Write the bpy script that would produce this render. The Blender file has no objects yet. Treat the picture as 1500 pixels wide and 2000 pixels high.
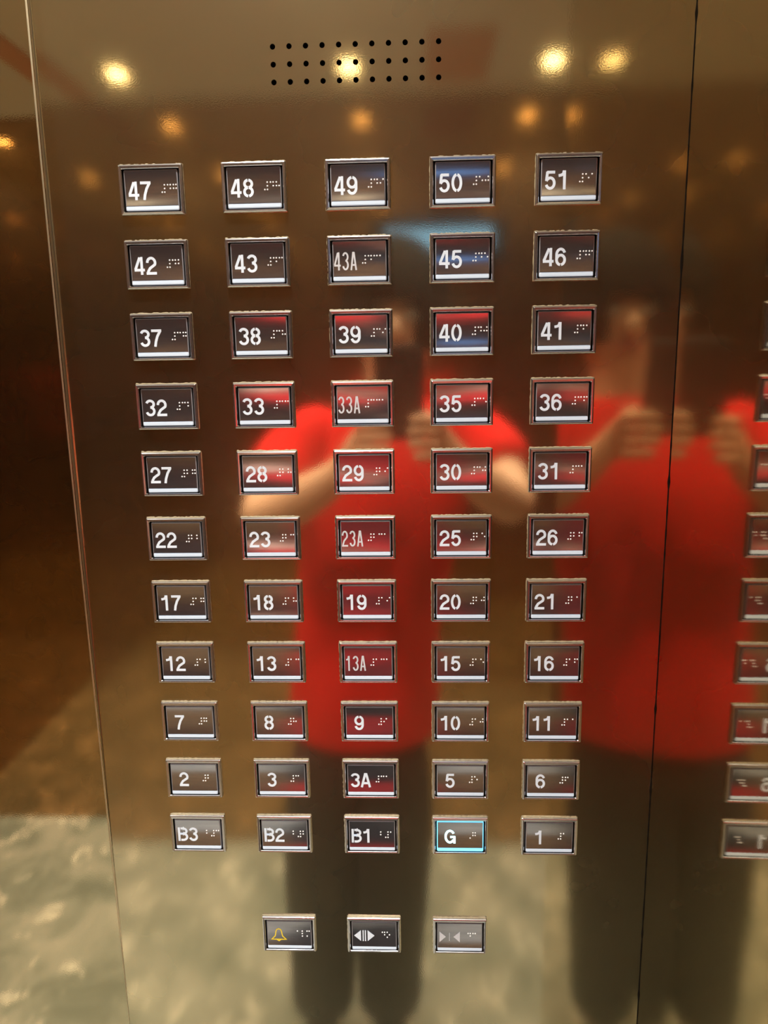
import bpy, bmesh, math, random
from mathutils import Vector, Matrix
random.seed(7)
C = bpy.context.scene.collection
sc = bpy.context.scene

# ---------------------------------------------------------------- camera, world, exposure
S = 0.075                       # column pitch of the keypad, metres
CAM = Vector((0.0, -0.5876, 1.60))
cam_d = bpy.data.cameras.new('camera'); cam = bpy.data.objects.new('camera', cam_d); C.objects.link(cam)
cam_d.sensor_fit = 'VERTICAL'; cam_d.sensor_height = 36.0; cam_d.lens = 27.0; cam_d.clip_start = 0.01
R = ((0.99911962, 0.01630902, 0.03865228), (-0.00820297, 0.97950433, -0.20125599), (-0.04114236, 0.20076175, 0.97877578))
def w2b(v):                     # fit axes (x right, y down, z into panel) -> blender axes
    return Vector((v[0], v[2], -v[1]))
rx, ry, rz = w2b(R[0]), w2b(R[1]), w2b(R[2])
cam.matrix_world = Matrix(((rx.x, -ry.x, -rz.x, CAM.x), (rx.y, -ry.y, -rz.y, CAM.y), (rx.z, -ry.z, -rz.z, CAM.z), (0, 0, 0, 1)))
sc.camera = cam
w = bpy.data.worlds.new('world'); sc.world = w; w.use_nodes = True
w.node_tree.nodes['Background'].inputs[0].default_value = (0.9, 0.8, 0.65, 1)
w.node_tree.nodes['Background'].inputs[1].default_value = 0.02
sc.view_settings.view_transform = 'Standard'; sc.view_settings.look = 'None'
sc.view_settings.gamma = 1.0; sc.view_settings.use_curve_mapping = False
sc.view_settings.exposure = 0.08
sc.cycles.sample_clamp_indirect = 4.0
sc.cycles.max_bounces = 12; sc.cycles.glossy_bounces = 12; sc.cycles.diffuse_bounces = 5
sc.cycles.blur_glossy = 0.05
LAMP_W = 34.0                   # spot power of a downlight
LAMP_GLOW = 24.0                # brightness of its lens

# ---------------------------------------------------------------- materials
def nodes(name):
    m = bpy.data.materials.new(name); m.use_nodes = True
    nt = m.node_tree
    return m, nt, nt.nodes['Principled BSDF']
def plain(name, col, rough=0.5, metal=0.0, emit=None, estr=0.0, spec=0.5, coat=0.0):
    m, nt, b = nodes(name)
    b.inputs['Base Color'].default_value = (*col, 1); b.inputs['Roughness'].default_value = rough
    b.inputs['Metallic'].default_value = metal; b.inputs['Specular IOR Level'].default_value = spec
    b.inputs['Coat Weight'].default_value = coat
    if emit:
        b.inputs['Emission Color'].default_value = (*emit, 1); b.inputs['Emission Strength'].default_value = estr
    return m
def noise(nt, scale, detail=4, rough=0.5, stretch=None, coord='Object', dist=0.0):
    tc = nt.nodes.new('ShaderNodeTexCoord'); mp = nt.nodes.new('ShaderNodeMapping')
    n = nt.nodes.new('ShaderNodeTexNoise'); n.inputs['Scale'].default_value = scale
    n.inputs['Detail'].default_value = detail; n.inputs['Roughness'].default_value = rough
    n.inputs['Distortion'].default_value = dist
    if stretch: mp.inputs['Scale'].default_value = stretch
    nt.links.new(tc.outputs[coord], mp.inputs[0]); nt.links.new(mp.outputs[0], n.inputs[0])
    return n
def ramp(nt, src, stops):
    r = nt.nodes.new('ShaderNodeValToRGB')
    e = r.color_ramp.elements
    while len(e) < len(stops): e.new(0.5)
    for k, (p, c) in enumerate(stops):
        e[k].position = p; e[k].color = (*c, 1) if len(c) == 3 else c
    nt.links.new(src, r.inputs[0]); return r
def brass(name, col, r1=0.10, r2=0.30, mix=0.25, bump=0.04, wave=0.15):
    m, nt, b = nodes(name)
    n = noise(nt, 5, 5, 0.6)
    cr = ramp(nt, n.outputs[0], [(0.2, tuple(c*0.96 for c in col)), (0.8, tuple(min(1, c*1.03) for c in col))])
    fine = noise(nt, 1100, 2, 0.6, stretch=(0.8, 1, 1))
    big = noise(nt, 3.0, 1, 0.4)
    bp = nt.nodes.new('ShaderNodeBump'); bp.inputs['Strength'].default_value = bump; bp.inputs['Distance'].default_value = 0.0004
    nt.links.new(fine.outputs[0], bp.inputs['Height'])
    bw = nt.nodes.new('ShaderNodeBump'); bw.inputs['Strength'].default_value = wave; bw.inputs['Distance'].default_value = 0.004
    nt.links.new(big.outputs[0], bw.inputs['Height']); nt.links.new(bp.outputs[0], bw.inputs['Normal'])
    b2 = nt.nodes.new('ShaderNodeBsdfPrincipled')
    for q, r in ((b, r1), (b2, r2)):
        nt.links.new(cr.outputs[0], q.inputs['Base Color']); q.inputs['Metallic'].default_value = 1
        q.inputs['Roughness'].default_value = r
        nt.links.new(bw.outputs[0], q.inputs['Normal'])
    mx = nt.nodes.new('ShaderNodeMixShader'); mx.inputs[0].default_value = mix
    smudge = noise(nt, 9, 3, 0.5)
    sr = ramp(nt, smudge.outputs[0], [(0.1, (mix*0.75,)*3), (0.9, (min(1, mix*1.25),)*3)])
    nt.links.new(sr.outputs[0], mx.inputs[0])
    out = nt.nodes['Material Output']
    nt.links.new(b.outputs[0], mx.inputs[1]); nt.links.new(b2.outputs[0], mx.inputs[2]); nt.links.new(mx.outputs[0], out.inputs[0])
    return m
BRASS = brass('satin_brass', (0.63, 0.55, 0.37), 0.06, 0.30, 0.24, bump=0.02, wave=0.02)
BRASS_R = brass('polished_brass', (0.63, 0.54, 0.36), 0.03, 0.26, 0.08, bump=0.012, wave=0.03)
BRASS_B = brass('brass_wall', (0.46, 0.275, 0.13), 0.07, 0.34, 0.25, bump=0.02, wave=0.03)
BLACK = plain('black_gap', (0.006, 0.005, 0.004), 0.8, spec=0.1)
STEEL = plain('bright_steel', (0.70, 0.70, 0.74), 0.20, 0.96)
EDGE = plain('clear_plastic_edge', (0.30, 0.30, 0.33), 0.25)
SEAM = plain('lightened_edge_brass', (0.80, 0.70, 0.50), 0.38, 1.0)  # paler than the sheet, for the light line on its edge
def face_mat():
    m, nt, b = nodes('brushed_steel')
    n = noise(nt, 900, 2, 0.5, stretch=(0.03, 1, 1))
    cr = ramp(nt, n.outputs[0], [(0.3, (0.45, 0.45, 0.53)), (0.7, (0.53, 0.53, 0.61))])
    nt.links.new(cr.outputs[0], b.inputs['Base Color']); b.inputs['Metallic'].default_value = 0.95
    b.inputs['Roughness'].default_value = 0.15
    return m
FACE = face_mat()
LEGEND = plain('white_legend', (0.64, 0.68, 0.74), 0.35, emit=(0.80, 0.9, 1), estr=0.26)  # weak glow added to keep the idle lettering bright
LEGEND_DIM = plain('grey_legend', (0.62, 0.62, 0.64), 0.35, emit=(0.85, 0.9, 1), estr=0.12)  # same lettering with less added glow
STRIP = plain('white_plastic', (0.56, 0.63, 0.72), 0.3, emit=(0.74, 0.88, 1), estr=0.36)  # weak glow added to lift the idle white plastic
DOT = plain('braille_dot', (0.85, 0.82, 0.80), 0.25, 0.0, emit=(1, 0.97, 0.95), estr=0.25)  # faint glow added in place of lamp glints on the dots
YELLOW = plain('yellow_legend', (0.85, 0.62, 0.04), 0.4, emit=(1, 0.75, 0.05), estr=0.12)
LIT = plain('lit_cyan', (0.3, 0.7, 0.9), 0.3, emit=(0.14, 0.66, 0.98), estr=1.25)
LITG = plain('lit_legend', (0.5, 0.9, 0.9), 0.3, emit=(0.45, 0.93, 1.0), estr=2.2)
SCREEN = plain('lit_screen', (0.02, 0.03, 0.05), 0.2, emit=(0.20, 0.48, 0.90), estr=1.6)
LENS = plain('lamp_lens', (0.9, 0.8, 0.6), 0.3, emit=(1.0, 0.74, 0.36), estr=LAMP_GLOW)
COPPER = plain('copper_trim', (0.68, 0.36, 0.20), 0.4)
RED = plain('red_cotton', (0.80, 0.012, 0.012), 0.85, spec=0.2)
TROUSER = plain('dark_trousers', (0.028, 0.027, 0.032), 0.9, spec=0.2)
SKIN = plain('skin', (0.72, 0.42, 0.28), 0.5)
HAIR = plain('dark_hair', (0.012, 0.009, 0.007), 0.9, spec=0.1)
SHOE = plain('shoe_black', (0.03, 0.03, 0.03), 0.6)
SOLE = plain('shoe_sole', (0.6, 0.58, 0.52), 0.7)
EYEW = plain('eye_white', (0.8, 0.78, 0.75), 0.3)
LIP = plain('lips', (0.42, 0.14, 0.12), 0.5)
PHONE = plain('phone_body', (0.02, 0.02, 0.022), 0.25)
GLASS_B = plain('lens_black', (0.004, 0.004, 0.005), 0.05)
def marble():
    m, nt, b = nodes('marble')
    n1 = noise(nt, 5.5, 7, 0.62, dist=0.5)
    base = ramp(nt, n1.outputs[0], [(0.36, (0.20, 0.225, 0.19)), (0.5, (0.31, 0.33, 0.285)), (0.64, (0.45, 0.45, 0.39))])
    n2 = noise(nt, 4.5, 4, 0.6, dist=1.4)
    vein = ramp(nt, n2.outputs[0], [(0.465, (0, 0, 0)), (0.50, (1, 1, 1)), (0.535, (0, 0, 0))])
    n3 = noise(nt, 8.0, 2, 0.5)
    gate = ramp(nt, n3.outputs[0], [(0.50, (0, 0, 0)), (0.58, (1, 1, 1))])
    mul = nt.nodes.new('ShaderNodeMix'); mul.data_type = 'RGBA'; mul.blend_type = 'MULTIPLY'; mul.inputs[0].default_value = 1
    nt.links.new(vein.outputs[0], mul.inputs[6]); nt.links.new(gate.outputs[0], mul.inputs[7])
    mx = nt.nodes.new('ShaderNodeMix'); mx.data_type = 'RGBA'
    nt.links.new(mul.outputs[2], mx.inputs[0]); nt.links.new(base.outputs[0], mx.inputs[6]); mx.inputs[7].default_value = (1.0, 0.94, 0.80, 1)
    nt.links.new(mx.outputs[2], b.inputs['Base Color']); b.inputs['Roughness'].default_value = 0.14; b.inputs['Specular IOR Level'].default_value = 0.25
    return m
MARBLE = marble()
CEIL = plain('ceiling_panel', (0.82, 0.86, 0.76), 0.5)

# ---------------------------------------------------------------- helpers
def obj(name, bm_or_me, mats, parent=None, loc=(0, 0, 0), smooth=False):
    if isinstance(bm_or_me, bmesh.types.BMesh):
        me = bpy.data.meshes.new(name); bm_or_me.normal_update(); bm_or_me.to_mesh(me); bm_or_me.free()
        for m in (mats if isinstance(mats, (list, tuple)) else [mats]): me.materials.append(m)
        if smooth: me.polygons.foreach_set('use_smooth', [True]*len(me.polygons))
    else: me = bm_or_me
    o = bpy.data.objects.new(name, me); C.objects.link(o); o.location = loc
    if parent: o.parent = parent
    return o
def thing(name, label, cat, loc=(0, 0, 0), group=None):
    o = bpy.data.objects.new(name, None); C.objects.link(o); o.location = loc; o.empty_display_size = 0.02
    return tag(o, label, cat, group)
def tag(o, label, cat, group=None):
    o['label'] = label; o['category'] = cat
    if group: o['group'] = group
    return o
def struct(name, bm, m, label=None, cat=None, smooth=False):
    o = obj(name, bm, m, smooth=smooth); o['kind'] = 'structure'
    if label: o['label'] = label; o['category'] = cat
    return o
def box(bm, x0, x1, y0, y1, z0, z1, mi=0):
    v = [bm.verts.new(p) for p in ((x0,y0,z0),(x1,y0,z0),(x1,y1,z0),(x0,y1,z0),(x0,y0,z1),(x1,y0,z1),(x1,y1,z1),(x0,y1,z1))]
    for f in ((0,3,2,1),(4,5,6,7),(0,1,5,4),(1,2,6,5),(2,3,7,6),(3,0,4,7)):
        bm.faces.new([v[i] for i in f]).material_index = mi
def rrect(x0, x1, z0, z1, r, n=3):
    pts = []
    for cx, cz, a0 in ((x1-r, z1-r, 0), (x0+r, z1-r, 90), (x0+r, z0+r, 180), (x1-r, z0+r, 270)):
        for k in range(n+1):
            a = math.radians(a0 + 90*k/n); pts.append((cx + r*math.cos(a), cz + r*math.sin(a)))
    return pts
def loops(bm, ls, mi=0, cap=None):       # ls: list of (points, w) with w = height out of the panel (towards -Y)
    rings = [[bm.verts.new((x, -w_, z)) for x, z in pts] for pts, w_ in ls]
    for a, b in zip(rings, rings[1:]):
        for i in range(len(a)):
            j = (i+1) % len(a)
            bm.faces.new((a[i], a[j], b[j], b[i])).material_index = mi
    if cap is not None: bm.faces.new(rings[-1]).material_index = cap
    return rings
def lathe(bm, prof, n=24, center=(0, 0), axis='Z', mi=0):
    rings = []
    for r, h in prof:
        rings.append([bm.verts.new((center[0]+r*math.cos(2*math.pi*k/n), center[1]+r*math.sin(2*math.pi*k/n), h)) for k in range(n)])
    for a, b in zip(rings, rings[1:]):
        for i in range(n):
            j = (i+1) % n; bm.faces.new((a[i], a[j], b[j], b[i])).material_index = mi
    return rings

# ---------------------------------------------------------------- room shell
XL, XR, YB, HC = -1.58, 1.22, -1.70, 2.30
XS = -0.2665                 # seam left of the control panel
XC = 0.1936                  # corner with the return on the right
PD = 0.42                    # depth of that return
bm = bmesh.new(); box(bm, XL-0.05, XR+0.05, YB-0.05, 0.06, -0.03, 0.0); struct('floor', bm, MARBLE)
bm = bmesh.new(); box(bm, XL-0.05, XR+0.05, YB-0.05, 0.06, HC, HC+0.03); struct('ceiling', bm, CEIL)
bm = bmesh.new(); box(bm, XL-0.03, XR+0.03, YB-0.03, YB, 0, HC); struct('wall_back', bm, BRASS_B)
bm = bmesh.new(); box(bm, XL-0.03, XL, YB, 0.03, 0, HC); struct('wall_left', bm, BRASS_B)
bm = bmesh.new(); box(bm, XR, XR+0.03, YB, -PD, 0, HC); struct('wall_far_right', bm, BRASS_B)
# the sheet left of the panel bulges a little, as thin sheet does
bm = bmesh.new(); n = 60; zs = [HC*k/n for k in range(n+1)]
def yb(z): return -0.0096*math.cos(2.4*(z-1.6)) + 0.005
fr = [[bm.verts.new((x, yb(z), z)) for x in (XL, XS-0.0003)] for z in zs]
bk = [[bm.verts.new((x, 0.03, z)) for x in (XL, XS-0.0003)] for z in zs]
ed = [bm.verts.new(r[1].co) for r in fr]
for k in range(n):
    bm.faces.new((fr[k][0], fr[k][1], fr[k+1][1], fr[k+1][0]))
    bm.faces.new((ed[k], bk[k][1], bk[k+1][1], ed[k+1]))
o = struct('wall_front', bm, BRASS_R)
for p in o.data.polygons: p.use_smooth = abs(p.normal.y) > 0.5 and p.center.y < 0.02
bm = bmesh.new(); prev = None  # paler strip added along the sheet edge to draw its light line
for k in range(n+1):
    y = yb(zs[k]); cur = [bm.verts.new(p) for p in ((XS-0.0022, y+0.0002, zs[k]), (XS-0.0018, y-0.0005, zs[k]), (XS-0.0008, y-0.0004, zs[k]), (XS-0.0002, min(y+0.0008, 0.0005), zs[k]), (XS-0.0002, 0.004, zs[k]))]
    if prev:
        for i in range(4): bm.faces.new((prev[i], prev[i+1], cur[i+1], cur[i])).smooth = True
    prev = cur
struct('seam_light_edge', bm, SEAM)
# return on the right, a hair off square
bm = bmesh.new(); box(bm, 0.0, XR-XC, -PD, 0.03, 0, HC)
o = struct('wall_right', bm, BRASS_R); o.location = (XC, 0, 0); o.rotation_euler.z = math.radians(-1.0)

# ---------------------------------------------------------------- control panel with drilled speaker grille
panel = thing('control_panel', 'tall satin brass lift control panel carrying the rows of floor buttons', 'control panel', (0, 0, 0))
HOLES = []
for r in range(3):
    for c in range(11):
        u = 1.2295 + (2.7739-1.2295)*c/10; v = -1.2260 + r*0.1524
        HOLES.append(((u-2.5262)*S, 1.72 - v*S))
HR = 0.0019
# plate: flat sheets around a grille block whose cells each carry one drilled hole
bm = bmesh.new()
gx0, gx1 = HOLES[0][0]-0.006, HOLES[10][0]+0.006
gz1, gz0 = HOLES[0][1]+0.006, HOLES[-1][1]-0.006
xl, xr = XS+0.0002, XC-0.0004
cx = [gx0] + [(HOLES[c][0]+HOLES[c+1][0])/2 for c in range(10)] + [gx1]
cz = [gz1] + [(HOLES[11*r][1]+HOLES[11*(r+1)][1])/2 for r in range(2)] + [gz0]
NS = 16
for r in range(3):
    for c in range(11):
        hx, hz = HOLES[11*r+c]; x0, x1, z1, z0 = cx[c], cx[c+1], cz[r], cz[r+1]
        outer, inner, deep = [], [], []
        for k in range(NS):
            a = 2*math.pi*(k+0.5)/NS; dx, dz = math.cos(a), math.sin(a)
            t = min((x1-hx)/dx if dx > 0 else (x0-hx)/dx, (z1-hz)/dz if dz > 0 else (z0-hz)/dz)
            outer.append(bm.verts.new((hx+dx*t, 0, hz+dz*t)))
            inner.append(bm.verts.new((hx+HR*dx, 0, hz+HR*dz))); deep.append(bm.verts.new((hx+HR*dx, 0.002, hz+HR*dz)))
        for k in range(NS):
            j = (k+1) % NS
            bm.faces.new((outer[k], inner[k], inner[j], outer[j])); bm.faces.new((inner[k], deep[k], deep[j], inner[j]))
        for k, (qx, qz) in ((1, (x1, z1)), (5, (x0, z1)), (9, (x0, z0)), (13, (x1, z0))):
            pass
        for sx, sz in ((x1, z1), (x0, z1), (x0, z0), (x1, z0)):
            # corner triangles between the two rays either side of the corner
            a = math.atan2(sz-hz, sx-hx) % (2*math.pi); k = int((a/(2*math.pi)*NS - 0.5) % NS); j = (k+1) % NS
            cv = bm.verts.new((sx, 0, sz)); 
            try: bm.faces.new((outer[k], outer[j], cv))
            except ValueError: pass
def quad(x0, x1, z0, z1):
    bm.faces.new([bm.verts.new(p) for p in ((x0, 0, z0), (x1, 0, z0), (x1, 0, z1), (x0, 0, z1))])
quad(xl, gx0, gz0, gz1); quad(gx1, xr, gz0, gz1); quad(xl, xr, gz1, HC)
quad(xl, xr, 0, gz0)
# edges of the plate; the right edge is slightly ragged
quad2 = [(xl, 0, 0), (xl, 0.02, 0), (xl, 0.02, HC), (xl, 0, HC)]
bm.faces.new([bm.verts.new(p) for p in quad2])
bm.faces.new([bm.verts.new(p) for p in ((xr, 0, 0), (xr, 0, HC), (xr, 0.02, HC), (xr, 0.02, 0))])
bm.normal_update()
for f in bm.faces:
    if abs(f.normal.y) > 0.9 and f.normal.y > 0: f.normal_flip()
obj('faceplate', bm, BRASS, panel)
bm = bmesh.new(); box(bm, XS-0.004, XC+0.004, 0.021, 0.03, 0, HC); obj('backing', bm, BLACK, panel)
bm = bmesh.new(); rg = lathe(bm, [(HR*0.99, 0.0), (HR*0.99, 0.012)], 16); bm.faces.new(rg[-1])
bmesh.ops.rotate(bm, verts=bm.verts, cent=(0, 0, 0), matrix=Matrix.Rotation(-math.pi/2, 3, 'X'))
hm = bpy.data.meshes.new('speaker_hole'); bm.to_mesh(hm); bm.free(); hm.materials.append(BLACK)
for hx, hz in HOLES: obj('speaker_hole', hm, None, panel, (hx, 0.0008, hz))
# ragged black strip standing in for the dark of the open corner gap
bm = bmesh.new(); n = 300
prev = None
for k in range(n+1):
    z = 0.6 + (HC-0.6)*k/n; q = 0.00028*random.random()**2 + (0.0006 if random.random() < 0.03 else 0)
    cur = [bm.verts.new(p) for p in ((xr-0.00005-q, -0.0002, z), (XC+0.00005, -0.0002, z))]
    if prev: bm.faces.new((prev[0], prev[1], cur[1], cur[0]))
    prev = cur
o = obj('corner_gap_strip', bm, BLACK); o['kind'] = 'structure'
bmesh_tmp = bmesh.new(); bmesh_tmp.from_mesh(o.data); g = bmesh.ops.extrude_face_region(bmesh_tmp, geom=bmesh_tmp.faces[:])
bmesh.ops.translate(bmesh_tmp, verts=[v for v in g['geom'] if isinstance(v, bmesh.types.BMVert)], vec=(0, 0.004, 0)); bmesh_tmp.to_mesh(o.data); bmesh_tmp.free()

# ---------------------------------------------------------------- buttons
mm = 0.001
BW, BH = 46.9*mm, 34.5*mm
X0, X1, Z0, Z1 = -BW/2, BW/2, -BH/2, BH/2
def bezel_mesh():
    bm = bmesh.new()
    ox0, ox1, oz0, oz1 = X0+2.5*mm, X1-2.5*mm, Z0+2.0*mm, Z1-3.1*mm
    L = [(rrect(X0, X1, Z0, Z1, 0.7*mm), 0.0), (rrect(X0, X1, Z0, Z1, 0.7*mm), 2.0*mm),
         (rrect(X0+0.35*mm, X1-0.35*mm, Z0+0.35*mm, Z1-0.35*mm, 0.6*mm), 2.65*mm),
         (rrect(X0+1.1*mm, X1-1.1*mm, Z0+0.8*mm, Z1-1.1*mm, 0.5*mm), 3.0*mm),
         (rrect(ox0-0.5*mm, ox1+0.5*mm, oz0-0.3*mm, oz1+0.5*mm, 0.6*mm), 2.9*mm),
         (rrect(ox0, ox1, oz0, oz1, 0.6*mm), 2.3*mm)]
    loops(bm, L, 0)
    loops(bm, [(rrect(ox0, ox1, oz0, oz1, 0.6*mm), 2.3*mm), (rrect(ox0, ox1, oz0, oz1, 0.6*mm), 0.2*mm)], 1, cap=1)
    bmesh.ops.recalc_face_normals(bm, faces=bm.faces)
    me = bpy.data.meshes.new('bezel'); bm.to_mesh(me); bm.free(); me.materials.append(STEEL); me.materials.append(BLACK)
    return me
def mesh_of(bm, name, mats, smooth=False, flip=False):
    bmesh.ops.recalc_face_normals(bm, faces=bm.faces)
    me = bpy.data.meshes.new(name); bm.to_mesh(me); bm.free()
    for m in mats: me.materials.append(m)
    if smooth: me.polygons.foreach_set('use_smooth', [True]*len(me.polygons))
    return me
FX, FZ0, FZ1 = 19.0*mm, -11.1*mm, 12.9*mm     # steel face
FC = (FZ0+FZ1)/2
def wface(z):                                  # dished about a level axis
    return 1.85*mm + (z-FC)**2/(2*0.104)
def surround_mesh(mat, edge):
    bm = bmesh.new()
    ax, a0, a1 = 19.7*mm, -14.6*mm, 13.6*mm
    loops(bm, [(rrect(-ax, ax, a0, a1, 0.9*mm), 0.3*mm), (rrect(-ax, ax, a0, a1, 0.9*mm), 1.6*mm),
               (rrect(-ax+0.3*mm, ax-0.3*mm, a0+0.3*mm, a1-0.3*mm, 0.7*mm), 1.75*mm)], cap=0)
    # raised strip below the face
    for f in bm.faces: f.material_index = 1
    s0, s1, sx = a0+0.15*mm, FZ0-0.25*mm, 19.4*mm
    loops(bm, [(rrect(-sx, sx, s0, s1, 0.8*mm), 1.7*mm), (rrect(-sx, sx, s0, s1, 0.8*mm), 2.1*mm),
               (rrect(-sx+0.5*mm, sx-0.5*mm, s0+0.6*mm, s1-0.3*mm, 0.5*mm), 2.5*mm)], cap=0)
    return mesh_of(bm, 'light_surround', [mat, edge])
def face_mesh():
    bm = bmesh.new(); n = 20
    rows = []
    for k in range(n+1):
        z = FZ0 + (FZ1-FZ0)*k/n
        rows.append([bm.verts.new((x, -wface(z), z)) for x in (-FX, FX)])
    for a, b in zip(rows, rows[1:]): bm.faces.new((a[0], a[1], b[1], b[0])).smooth = True
    rim = [[bm.verts.new(v.co) for v in r] for r in rows]
    back = [[bm.verts.new((x, -1.5*mm, r[0].co.z)) for x in (-FX, FX)] for r in (rows[0], rows[-1])]
    bm.faces.new((rim[0][0], back[0][0], back[0][1], rim[0][1])); bm.faces.new((rim[-1][0], rim[-1][1], back[1][1], back[1][0]))
    for i in (0, 1):
        bm.faces.new([r[i] for r in rim] + [back[1][i], back[0][i]])
    bm.normal_update()
    for f in bm.faces:
        if f.smooth and f.normal.y > 0: f.normal_flip()
    me = bpy.data.meshes.new('face'); bm.to_mesh(me); bm.free(); me.materials.append(FACE); return me
GLUE = plain('pale_sealant', (0.40, 0.34, 0.21), 0.5)
def sealant_mesh(seed):
    rnd = random.Random(seed); bm = bmesh.new()
    def ring(off, jit):
        out = []
        for x0, z0, x1, z1, n, b in ((X0, Z1, X1, Z1, 40, 0.55), (X1, Z1, X1, Z0, 26, 0.12), (X1, Z0, X0, Z0, 40, 0.10), (X0, Z0, X0, Z1, 26, 0.35)):
            for k in range(n):
                f = k/n; x, z = x0+(x1-x0)*f, z0+(z1-z0)*f
                e = (b + rnd.uniform(-.3, .35)*b*2 if jit else 0)*mm; e = max(e, 0)
                nx, nz = ((0, 1) if z0 == z1 == Z1 else (0, -1) if z0 == z1 else (1, 0) if x0 == X1 else (-1, 0))
                out.append((x+nx*e, z+nz*e))
        return out
    loops(bm, [(ring(0, True), 0.02*mm), (ring(0, False), 0.25*mm)])
    return mesh_of(bm, 'sealant', [GLUE])
SEAL = [sealant_mesh(k) for k in range(6)]
BEZEL = bezel_mesh(); SURR = surround_mesh(STRIP, EDGE); SURR_LIT = surround_mesh(LIT, LIT); FACEM = face_mesh()

def arc(cx, cy, rx, ry, a0, a1, n=14):
    return [(cx+rx*math.cos(math.radians(a0+(a1-a0)*k/n)), cy+ry*math.sin(math.radians(a0+(a1-a0)*k/n))) for k in range(n+1)]
def strokes(ch, W, T, gap):                    # centre lines of one character, height 1, x from 0 to W
    a = T/2; m = W/2; rx = m-a; g = math.degrees(gap/2/max(rx, .05)); up, lo = (1-a+.53)/2, (.53+a)/2; ru, rl = (1-a-.53)/2, (.53-a)/2
    if ch == '0': return [arc(m, .5, rx, .5-a, 90+g, 270-g, 20), arc(m, .5, rx, .5-a, 90-g, -90+g, 20)]
    if ch == '1': return [[(.64*W, 0), (.64*W, 1)], [(.10*W, .735), (.34*W, .76), (.52*W, .82), (.60*W, .99)]]
    if ch == '2': return [arc(m, 1-a-.25, rx, .25, 182, -28, 16) + [(m*.72, .36), (a*1.15, T*.95)], [(0, a), (W, a)]]
    if ch == '3': return [arc(m, up, rx*.96, ru, 165, -90, 16), arc(m, lo, rx, rl, 90, -165, 16)]
    if ch == '4': return [[(.72*W, 0), (.72*W, 1)], [(.72*W-a-gap*.4, .97), (a*.7, .30)], [(0, .27), (W, .27)]]
    if ch == '5': return [[(.20*W, 1-a), (.93*W, 1-a)], [(.24*W, 1-a*.6), (.15*W, .47)], [(.15*W, .47)] + arc(m, (.63+a)/2, rx, (.63-a)/2, 138, -162, 18)]
    if ch in '69':
        c = (.60+a)/2; r = (.60-a)/2
        P_ = [arc(m, c, rx, r, 270-g, 90, 14), arc(m, c, rx, r, 90, -90+g, 14), [(a, .30)] + arc(m, .64, rx, 1-a-.64, 178, 18, 14)]
        if ch == '9': P_ = [[(W-x, 1-y) for x, y in p] for p in P_]
        return P_
    if ch == '7': return [[(0, 1-a), (W, 1-a)], [(W-a*.95, 1-a*1.2), (.58*W, .60), (.40*W, .28), (.33*W, 0)]]
    if ch == '8': return [arc(m, up, rx*.92, ru, 90+g, 270-g), arc(m, up, rx*.92, ru, 90-g, -90+g), arc(m, lo, rx, rl, 90+g, 270-g), arc(m, lo, rx, rl, 90-g, -90+g)]
    if ch == 'A': return [[(a*.9, 0), (m-a*.35, 1)], [(W-a*.9, 0), (m+a*.35, 1)], [(.22*W, .29), (.78*W, .29)], [(m-a, 1-a*.8), (m+a, 1-a*.8)]]
    if ch == 'B':
        x = .52*W; q = W-a-x
        return [[(a, 0), (a, 1)], [(a+gap*1.6+a*.5, 1-a), (x, 1-a)] + arc(x, up, q*.92, ru, 90, -90, 10) + [(a, .53)], [(a, .53), (x, .53)] + arc(x, lo, q, rl, 90, -90, 10) + [(a+gap*1.6+a*.5, a)]]
    if ch == 'G': return [arc(m, .5, rx, .5-a, 32, 325, 26), [(.52*W, .46), (W, .46)], [(W-a*.8, .5), (W-a*.8, 0)]]
def add_glyph(bm, ch, bold, cx, z0, h, width):
    W = width/h; T = 0.150 if bold else 0.098
    for p in strokes(ch, W, T, 0.05 if bold else 0.0):
        ribbon(bm, [(cx-width/2+x*h, z0+y*h) for x, y in p], T*h, False)
def ribbon(bm, pts, wd, closed=True):
    n = len(pts); A = []; B = []
    for i, p in enumerate(pts):
        a = Vector(pts[(i-1) % n]); b = Vector(pts[(i+1) % n]); p = Vector(p)
        d1 = (p-a).normalized() if (closed or i > 0) else (b-p).normalized(); d2 = (b-p).normalized() if (closed or i < n-1) else d1
        t = (d1+d2).normalized(); nn = Vector((-t.y, t.x)); k = wd/2/max(0.5, nn.dot(Vector((-d1.y, d1.x))))
        for L, s in ((A, 1), (B, -1)):
            q = p + nn*k*s; L.append(bm.verts.new((q.x, -(wface(q.y)+0.12*mm), q.y)))
    for i in range(n if closed else n-1):
        j = (i+1) % n; bm.faces.new((A[i], A[j], B[j], B[i]))
def poly(bm, pts):
    bm.faces.new([bm.verts.new((x, -(wface(z)+0.15*mm), z)) for x, z in pts])
BR = {'#': '3456', '1': '1', '2': '12', '3': '14', '4': '145', '5': '15', '6': '124', '7': '1245', '8': '125', '9': '24', '0': '245',
      'A': '1', 'B': '12', 'g': '1245', 'l': '123', 'm': '134', 'd': '145', 'o': '135', 'c': '14', ' ': '', 'u': '6'}
NX0 = X0 + 0.11*BW            # left end of the legend
ZTOP, ZBOT = 5.6*mm, -7.1*mm
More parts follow.
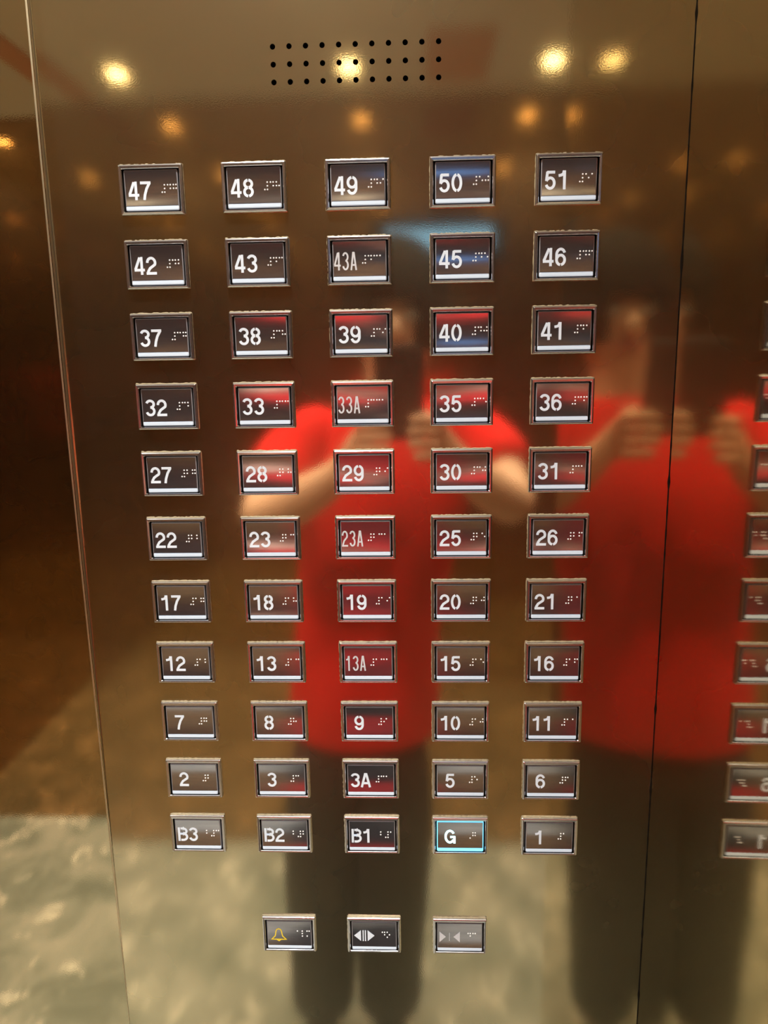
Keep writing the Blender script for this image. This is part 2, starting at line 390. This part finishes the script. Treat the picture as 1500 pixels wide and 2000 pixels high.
def legend(text, kind):
    bm = bmesh.new(); h = ZTOP-ZBOT
    if kind == 'narrow':
        pitch, wdt = 5.95*mm, 4.75*mm; x = X0 + 7.2*mm
        for ch in text: add_glyph(bm, ch, False, x, ZBOT+0.2*mm, h, wdt if ch != '1' else 4.0*mm); x += pitch
    elif len(text) == 1:
        add_glyph(bm, text, True, X0+0.315*BW, ZBOT, h, 7.8*mm if text != 'G' else 9.2*mm)
    else:
        pitch = 8.9*mm; x = X0 + 0.315*BW - pitch/2
        for ch in text: add_glyph(bm, ch, True, x, ZBOT, h, 7.7*mm if ch not in 'BA' else 8.6*mm); x += pitch
    g = bmesh.ops.extrude_face_region(bm, geom=bm.faces[:])
    bmesh.ops.translate(bm, verts=[v for v in g['geom'] if isinstance(v, bmesh.types.BMVert)], vec=(0, 0.1*mm, 0))
    return bm
def braille(cells, narrow=False, start=None):
    bm = bmesh.new(); dx, dz, cp, r = 1.92*mm, 2.5*mm, 4.25*mm, 0.62*mm
    x0 = X0 + (0.665 if start is None else start)*BW; zt = 2.9*mm
    for i, c in enumerate(cells):
        for d in BR[c]:
            d = int(d)-1; x = x0 + i*cp + (dx if d > 2 else 0); z = zt - (d % 3)*dz
            base = wface(z)
            lv = [[bm.verts.new((x+rr*math.cos(k*math.pi/4), -(base+hh), z+rr*math.sin(k*math.pi/4))) for k in range(8)] for rr, hh in ((r, 0), (r*0.8, 0.35*mm))]
            for k in range(8): bm.faces.new((lv[0][k], lv[0][(k+1) % 8], lv[1][(k+1) % 8], lv[1][k]))
            t = bm.verts.new((x, -(base+0.55*mm), z))
            for k in range(8): bm.faces.new((lv[1][k], lv[1][(k+1) % 8], t))
    bmesh.ops.recalc_face_normals(bm, faces=bm.faces)
    return bm
def button(x, z, text, cells, label, kind='normal', bstart=None, group='floor buttons of the lift panel', lit=False):
    b = thing('lift_button', label, 'button', (x, 0, z), group)
    obj('sealant', random.choice(SEAL), None, b); obj('bezel', BEZEL, None, b); obj('face', FACEM, None, b)
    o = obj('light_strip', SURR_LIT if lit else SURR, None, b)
    if lit: o['label'] = 'glowing cyan strip and edge around the button face'
    if kind in ('normal', 'narrow'):
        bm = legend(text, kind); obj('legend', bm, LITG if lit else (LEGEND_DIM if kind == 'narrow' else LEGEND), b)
    else:
        bm = bmesh.new()
        if kind == 'bell':
            cx, cz = X0+0.30*BW, -0.8*mm; L = []
            half = [(0, 5.9), (1.6, 5.2), (2.5, 3.2), (2.9, 0.2), (3.4, -1.6), (6.4, -4.6), (1.9, -4.7)]
            L = [(cx+a*mm, cz+q*mm) for a, q in half] + [(cx, cz-6.1*mm)] + [(cx-a*mm, cz+q*mm) for a, q in half[:0:-1]]
            ribbon(bm, L, 0.95*mm); ribbon(bm, [(cx-3*mm, cz-4.6*mm), (cx+3*mm, cz-4.6*mm)], 0.9*mm, False)
            obj('legend', bm, YELLOW, b)
        else:
            c = -0.6*mm
            if kind == 'open':
                cx = X0+0.315*BW
                poly(bm, [(cx-9.0*mm, c), (cx-2.9*mm, c+5.4*mm), (cx-2.9*mm, c-5.4*mm)]); poly(bm, [(cx+9.0*mm, c), (cx+2.9*mm, c-5.4*mm), (cx+2.9*mm, c+5.4*mm)])
                for s in (-1, 1): poly(bm, [(cx+s*1.0*mm-.5*mm, c-5.4*mm), (cx+s*1.0*mm+.5*mm, c-5.4*mm), (cx+s*1.0*mm+.5*mm, c+5.4*mm), (cx+s*1.0*mm-.5*mm, c+5.4*mm)])
            else:
                cx = X0+0.31*BW
                poly(bm, [(cx-3.2*mm, c), (cx-8.8*mm, c+5.3*mm), (cx-8.8*mm, c-5.3*mm)]); poly(bm, [(cx+3.4*mm, c), (cx+9.0*mm, c-5.3*mm), (cx+9.0*mm, c+5.3*mm)])
                poly(bm, [(cx-.3*mm, c-4*mm), (cx+.1*mm, c-4*mm), (cx+.1*mm, c+4*mm), (cx-.3*mm, c+4*mm)])
            obj('legend', bm, LEGEND if kind == 'open' else LEGEND_DIM, b)
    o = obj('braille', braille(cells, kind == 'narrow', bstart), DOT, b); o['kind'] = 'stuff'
    return b
GRID = [['47','48','49','50','51'], ['42','43','43A','45','46'], ['37','38','39','40','41'], ['32','33','33A','35','36'],
        ['27','28','29','30','31'], ['22','23','23A','25','26'], ['17','18','19','20','21'], ['12','13','13A','15','16'],
        ['7','8','9','10','11'], ['2','3','3A','5','6'], ['B3','B2','B1','G','1']]
RN = ['top row', 'second row from the top', 'third row from the top', 'fourth row from the top', 'fifth row from the top', 'sixth row, halfway down',
      'fifth row from the bottom', 'fourth row from the bottom', 'third row from the bottom', 'second row from the bottom', 'bottom row']
CN = ['leftmost', 'second from left', 'middle column', 'second from right', 'rightmost']
for r, row in enumerate(GRID):
    for c, t in enumerate(row):
        kind = 'narrow' if (t.endswith('A') and len(t) == 3) else 'normal'
        st = None
        if t[0] == 'B': cells = t[0] + '#' + t[1]; st = 0.66
        elif t == 'G': cells = 'ug'; st = 0.64
        else: cells = '#' + t
        if kind == 'narrow': st = 0.55
        if t == '3A': st = 0.60
        if t == 'G': lab = 'steel lift button with glowing cyan G and cyan lit edges'
        elif kind == 'narrow': lab = f'steel lift button {t} in thin narrow lettering, {RN[r]}, {CN[c]}'
        else: lab = f'dished steel lift button {t}, {RN[r]}, {CN[c]}'
        button((c-2.5262)*S, 1.72 - r*0.69530*S, t, cells, lab, kind, st, lit=(t == 'G'))
zc = 1.72 - (10*0.69530+1.3100)*S
button((1-2.5262)*S, zc, '', 'Alm'.replace('A', '1'), 'steel alarm button with yellow bell outline, bottom row', 'bell', 0.655, 'control buttons below the floor buttons')
button((2-2.5262)*S, zc, '', 'do', 'steel door open button with two white arrows pointing apart', 'open', 0.655, 'control buttons below the floor buttons')
button((3-2.5262)*S, zc, '', 'dc', 'steel door close button with two pale arrows pointing inwards', 'close', 0.655, 'control buttons below the floor buttons')

# ---------------------------------------------------------------- ceiling: downlights, copper trims
ROWS = [('back', -1.48), ('middle', -0.83), ('front', -0.20)]
COLS = [('leftmost', -1.265), ('second from left', -0.735), ('centre', -0.155), ('second from right', 0.345), ('rightmost', 0.92)]
bm = bmesh.new(); lathe(bm, [(0.024, 0.003), (0.026, -0.003), (0.045, -0.004), (0.047, 0.0), (0.047, 0.004)], 32); RING = mesh_of(bm, 'lamp_ring', [STEEL], True)
bm = bmesh.new(); rg = lathe(bm, [(0.024, 0.004), (0.023, -0.001)], 32); bm.faces.new(rg[-1]); LENSM = mesh_of(bm, 'lens', [LENS])
for rn, y in ROWS:
    for cn, x in COLS:
        if rn == 'front' and x > 0.2: continue      # above the return
        d = thing('downlight', f'round warm ceiling downlight, {cn} in the {rn} row, seen as reflection', 'lamp', (x, y, HC-0.004), 'ceiling downlights')
        obj('lamp_ring', RING, None, d); obj('lens', LENSM, None, d)
        ld = bpy.data.lights.new('downlight_beam', 'SPOT'); ld.energy = LAMP_W; ld.color = (1.0, 0.96, 0.87)
        ld.spot_size = math.radians(120); ld.spot_blend = 0.9; ld.shadow_soft_size = 0.03
        lo = bpy.data.objects.new('downlight_beam', ld); C.objects.link(lo); lo.parent = d; lo.location = (0, 0, -0.012)
for nm, x0, x1, y0, y1, lab in (('ceiling_trim', -0.925, -0.86, -1.66, -1.15, 'copper coloured strip along the left edge of the ceiling'),
                                ('ceiling_patch', 0.035, 0.19, -1.60, -1.28, 'copper coloured rectangular patch on the ceiling near back wall')):  # copper rectangle added for the orange patch reflected in the brass
    bm = bmesh.new(); box(bm, x0, x1, y0, y1, HC-0.008, HC-0.0005)
    bmesh.ops.bevel(bm, geom=bm.edges[:], offset=0.002, segments=1, affect='EDGES')
    tag(obj(nm, bm, COPPER), lab, nm.split('_')[1])
# screen on the back wall
t = thing('display_screen', 'small glowing blue display screen high on the back wall', 'screen', (0.07, YB, 1.915))
bm = bmesh.new(); box(bm, -0.19, 0.19, 0.0005, 0.018, -0.06, 0.06); bmesh.ops.bevel(bm, geom=bm.edges[:], offset=0.004, segments=2, affect='EDGES'); obj('frame', bm, BLACK, t)
bm = bmesh.new(); box(bm, -0.15, 0.15, 0.018, 0.0195, -0.028, 0.028); obj('lit_panel', bm, SCREEN, t)

# ---------------------------------------------------------------- the person taking the picture (seen in the brass)
def skin(name, joints, edges, mat, parent, sub=2, root=0):
    me = bpy.data.meshes.new(name); me.from_pydata([j[0] for j in joints], edges, [])
    o = bpy.data.objects.new(name, me); C.objects.link(o)
    m = o.modifiers.new('Skin', 'SKIN'); m.use_smooth_shade = True; m.branch_smoothing = 0.5
    for i, j in enumerate(joints):
        r = j[1]; sv = me.skin_vertices[0].data[i]
        sv.radius = r if isinstance(r, tuple) else (r, r); sv.use_root = (i == root)
    s = o.modifiers.new('Sub', 'SUBSURF'); s.levels = sub; s.render_levels = sub
    dg = bpy.context.evaluated_depsgraph_get(); ev = bpy.data.meshes.new_from_object(o.evaluated_get(dg))
    bpy.data.objects.remove(o)
    ev.materials.clear(); ev.materials.append(mat); ev.polygons.foreach_set('use_smooth', [True]*len(ev.polygons))
    ev.name = name
    r = bpy.data.objects.new(name, ev); C.objects.link(r); r.parent = parent
    return r
P = thing('person', 'person in red t-shirt and dark trousers holding up a phone, reflected in the brass', 'person', (-0.11, -0.92, 0))
OFF = Vector((0.11, 0.92, 0))
def L(*p): return tuple(Vector(p)+OFF)
HD = (-0.035, -0.93, 1.655)
# one continuous body: pelvis, spine, neck, head, arms, legs
J = [(L(-.115,-.93,.93), .115), (L(-.095,-.93,1.12), .105), (L(-.065,-.93,1.32), .115), (L(-.05,-.93,1.43), .078), (L(-.042,-.93,1.53), .052),
     (L(-.038,-.925,1.585), .062), (L(*HD), .088), (L(-.035,-.93,1.73), .078), (L(-.035,-.93,1.775), .04),
     (L(-.20,-.92,1.445), .050), (L(-.262,-.85,1.37), .048), (L(-.285,-.755,1.305), .043), (L(-.20,-.705,1.355), .042), (L(-.125,-.672,1.405), .029), (L(-.105,-.662,1.432), .026), 
     (L(.10,-.92,1.445), .050), (L(.160,-.86,1.385), .048), (L(.180,-.765,1.33), .043), (L(.125,-.71,1.372), .042), (L(.078,-.675,1.415), .029), (L(.058,-.662,1.442), .026),
     (L(-.190,-.93,.83), .078), (L(-.217,-.925,.50), .056), (L(-.23,-.95,.12), .036), (L(-.23,-.93,.06), .036), (L(-.23,-.80,.035), .028),
     (L(-.050,-.93,.83), .078), (L(-.058,-.925,.50), .056), (L(-.065,-.95,.12), .036), (L(-.065,-.93,.06), .036), (L(-.06,-.80,.035), .028)]
Ed = [(0,1),(1,2),(2,3),(3,4),(4,5),(5,6),(6,7),(7,8),(3,9),(9,10),(10,11),(11,12),(12,13),(13,14),(3,15),(15,16),(16,17),(17,18),(18,19),(19,20),
      (0,21),(21,22),(22,23),(23,24),(24,25),(0,26),(26,27),(27,28),(28,29),(29,30)]
# hands: palm continues the wrist, five curled fingers each
def hand(wi, palm, side):
    global J, Ed
    px, py, pz = palm
    J.append((L(px, py, pz), (.020, .030))); pi = len(J)-1; Ed.append((wi, pi))
    for k in range(4):
        ln = (0.9, 1.0, 0.95, 0.78)[k]
        b = (px - side*0.010, py + 0.006, pz + 0.026 - 0.019*k)
        p1 = (b[0] - side*0.004, b[1] + 0.034, b[2] + 0.004); p2 = (p1[0] - side*(0.026)*ln, b[1] + 0.042, b[2] + 0.006); p3 = (p1[0] - side*0.044*ln, b[1]+0.041, b[2]+0.004)
        i0 = len(J); J += [(L(*b), .0105), (L(*p1), .0092), (L(*p2), .0083), (L(*p3), .0068)]
        Ed += [(pi, i0), (i0, i0+1), (i0+1, i0+2), (i0+2, i0+3)]
    b = (px - side*0.006, py - 0.018, pz+0.006); i0 = len(J)
    J += [(L(*b), .0125), (L(b[0]-side*.020, b[1]-.012, b[2]+.020), .0105), (L(b[0]-side*.036, b[1]-.008, b[2]+.036), .0085)]
    Ed += [(pi, i0), (i0, i0+1), (i0+1, i0+2)]
hand(14, (-.092, -.648, 1.462), -1)
hand(20, (.044, -.648, 1.470), 1)
body = skin('body', J, Ed, SKIN, P, 2)
# t-shirt: torso + sleeves over the body
def loft(bm, secs, n=36, fold=0.0):
    rings = []
    for z, cx, cy, rx_, ry_ in secs:
        ring = []
        for k in range(n):
            a = 2*math.pi*k/n; f = 1 + fold*math.sin(5*a + z*9)*math.sin(z*14 + 2*a)
            ring.append(bm.verts.new(L(cx+rx_*f*math.cos(a), cy+ry_*f*math.sin(a), z)))
        rings.append(ring)
    for p, q in zip(rings, rings[1:]):
        for k in range(n): bm.faces.new((p[k], p[(k+1) % n], q[(k+1) % n], q[k]))
    return rings
def spl(keys, m=5):                            # smooth in-between sections
    out = []
    for i in range(len(keys)-1):
        p0, p1, p2, p3 = keys[max(i-1, 0)], keys[i], keys[i+1], keys[min(i+2, len(keys)-1)]
        for k in range(m):
            t = k/m; out.append(tuple(0.5*((2*b_)+(c_-a_)*t+(2*a_-5*b_+4*c_-d_)*t*t+(3*b_-a_-3*c_+d_)*t**3) for a_, b_, c_, d_ in zip(p0, p1, p2, p3)))
    return out + [keys[-1]]
bm = bmesh.new()
loft(bm, spl([(.825, -.112, -.93, .160, .128), (.92, -.110, -.93, .157, .125), (1.05, -.102, -.93, .150, .115), (1.20, -.082, -.93, .158, .118), (1.33, -.062, -.93, .172, .125),
              (1.42, -.052, -.928, .168, .110), (1.475, -.048, -.926, .148, .092), (1.515, -.045, -.925, .080, .072)]), fold=0.018)
shirt = obj('shirt', bm, RED, P, smooth=True)
md = shirt.modifiers.new('hem', 'SOLIDIFY'); md.thickness = 0.003
for js in ([(L(-.15,-.925,1.430), .078), (L(-.205,-.92,1.445), .080), (L(-.257,-.86,1.385), .074), (L(-.266,-.83,1.36), .070)],
           [(L(.05,-.925,1.430), .078), (L(.105,-.92,1.445), .080), (L(.155,-.87,1.40), .074), (L(.163,-.84,1.375), .070)]):
    skin('sleeve', js, [(0,1),(1,2),(2,3)], RED, P, 2)
TJ = [(L(-.118,-.93,.93), (.140,.140)), (L(-.120,-.93,.82), (.145,.145)), (L(-.198,-.93,.70), .102), (L(-.217,-.925,.48), .092), (L(-.222,-.94,.25), .083), (L(-.225,-.94,.085), .080),
      (L(-.052,-.93,.70), .102), (L(-.058,-.925,.48), .092), (L(-.068,-.94,.25), .083), (L(-.070,-.94,.085), .080)]
TE = [(0,1),(1,2),(2,3),(3,4),(4,5),(1,6),(6,7),(7,8),(8,9)]
skin('trousers', TJ, TE, TROUSER, P, 2, root=1)
for x in (-.23, -.065):
    s = skin('shoe', [(L(x,-.96,.05), .042), (L(x,-.90,.05), .046), (L(x,-.80,.04), .040), (L(x,-.745,.033), .030)], [(0,1),(1,2),(2,3)], SHOE, P, 2)
    bm = bmesh.new(); pts = [(x+a, y) for a, y in ((-.036,-1.0),(.036,-1.0),(.046,-.95),(.044,-.88),(.050,-.80),(.040,-.73),(0,-.705),(-.040,-.73),(-.050,-.80),(-.044,-.88),(-.046,-.95))]
    a = [bm.verts.new(L(px, py, 0.001)) for px, py in pts]; b = [bm.verts.new(L(px, py, 0.022)) for px, py in pts]
    bm.faces.new(a[::-1]); bm.faces.new(b)
    for i in range(len(pts)): bm.faces.new((a[i], a[(i+1) % len(pts)], b[(i+1) % len(pts)], b[i]))
    so = obj('sole', bm, SOLE, s)
# hair cap
def ellip(bm, c, r, n=18, m=12, keep=None):
    rings = []
    for i in range(m+1):
        th = math.pi*i/m
        rings.append([bm.verts.new((c[0]+r[0]*math.sin(th)*math.cos(2*math.pi*k/n), c[1]+r[1]*math.sin(th)*math.sin(2*math.pi*k/n), c[2]+r[2]*math.cos(th))) for k in range(n)])
    for a, b in zip(rings, rings[1:]):
        for k in range(n):
            j = (k+1) % n
            if keep is None or keep(sum((v.co for v in (a[k], a[j], b[j], b[k])), Vector())/4): bm.faces.new((a[k], b[k], b[j], a[j]))
    bmesh.ops.remove_doubles(bm, verts=bm.verts, dist=1e-5)
    bmesh.ops.delete(bm, geom=[v for v in bm.verts if not v.link_faces], context='VERTS')
hc = L(HD[0], HD[1]-0.012, HD[2]+0.045)
bm = bmesh.new(); ellip(bm, hc, (.106, .112, .124), 28, 20, lambda p: not (p.y > hc[1]+0.045 and p.z < hc[2]+0.0 and abs(p.x-hc[0]) < 0.042) and p.z > hc[2]-0.112)
o = obj('hair', bm, HAIR, P, smooth=True); md = o.modifiers.new('t', 'SOLIDIFY'); md.thickness = 0.012
hx, hy, hz = L(*HD)
for s in (-1, 1):
    bm = bmesh.new(); ellip(bm, (hx+s*.031, hy+.074, hz+.012), (.013, .012, .010)); e = obj('eye', bm, EYEW, P, smooth=True)
    bm = bmesh.new(); ellip(bm, (hx+s*.031, hy+.083, hz+.011), (.0055, .005, .0055), 10, 8); obj('iris', bm, HAIR, e, smooth=True)
    bm = bmesh.new(); ellip(bm, (hx+s*.032, hy+.083, hz+.033), (.017, .006, .0035), 10, 8); obj('eyebrow', bm, HAIR, P, smooth=True)
    bm = bmesh.new(); ellip(bm, (hx+s*.080, hy-.005, hz-.002), (.010, .018, .030), 12, 10); obj('ear', bm, SKIN, P, smooth=True)
bm = bmesh.new(); ellip(bm, (hx, hy+.090, hz-.010), (.013, .016, .024), 12, 10); obj('nose', bm, SKIN, P, smooth=True)
bm = bmesh.new(); ellip(bm, (hx, hy+.078, hz-.044), (.024, .009, .007), 12, 8); obj('mouth', bm, LIP, P, smooth=True)

# phone held just behind the viewpoint, leaning with it
ph = thing('phone', 'black smartphone held up in both hands, reflected in the brass', 'phone', (0.0, -0.599, 1.597))
ph.rotation_euler.x = math.radians(-11.6)
bm = bmesh.new(); loops(bm, [(rrect(-.062, .014, -.132, .018, .011, 5), -0.004), (rrect(-.062, .014, -.132, .018, .011, 5), 0.003), (rrect(-.061, .013, -.131, .017, .010, 5), 0.004)], cap=0)
bm.faces.new([v for v in bm.verts][:24]); bmesh.ops.recalc_face_normals(bm, faces=bm.faces)
for v in bm.verts: v.co.y *= -1
bmesh.ops.recalc_face_normals(bm, faces=bm.faces); obj('phone_body', bm, PHONE, ph)
for dx, dz in ((-0.022, -0.004), (-0.011, -0.022)):
    bm = bmesh.new(); rg = lathe(bm, [(0.0075, 0), (0.0075, 0.0016), (0.006, 0.0018)], 20); bm.faces.new(rg[-1])
    bmesh.ops.rotate(bm, verts=bm.verts, cent=(0, 0, 0), matrix=Matrix.Rotation(-math.pi/2, 3, 'X')); obj('camera_lens', bm, GLASS_B, ph, (dx, 0.004, dz))
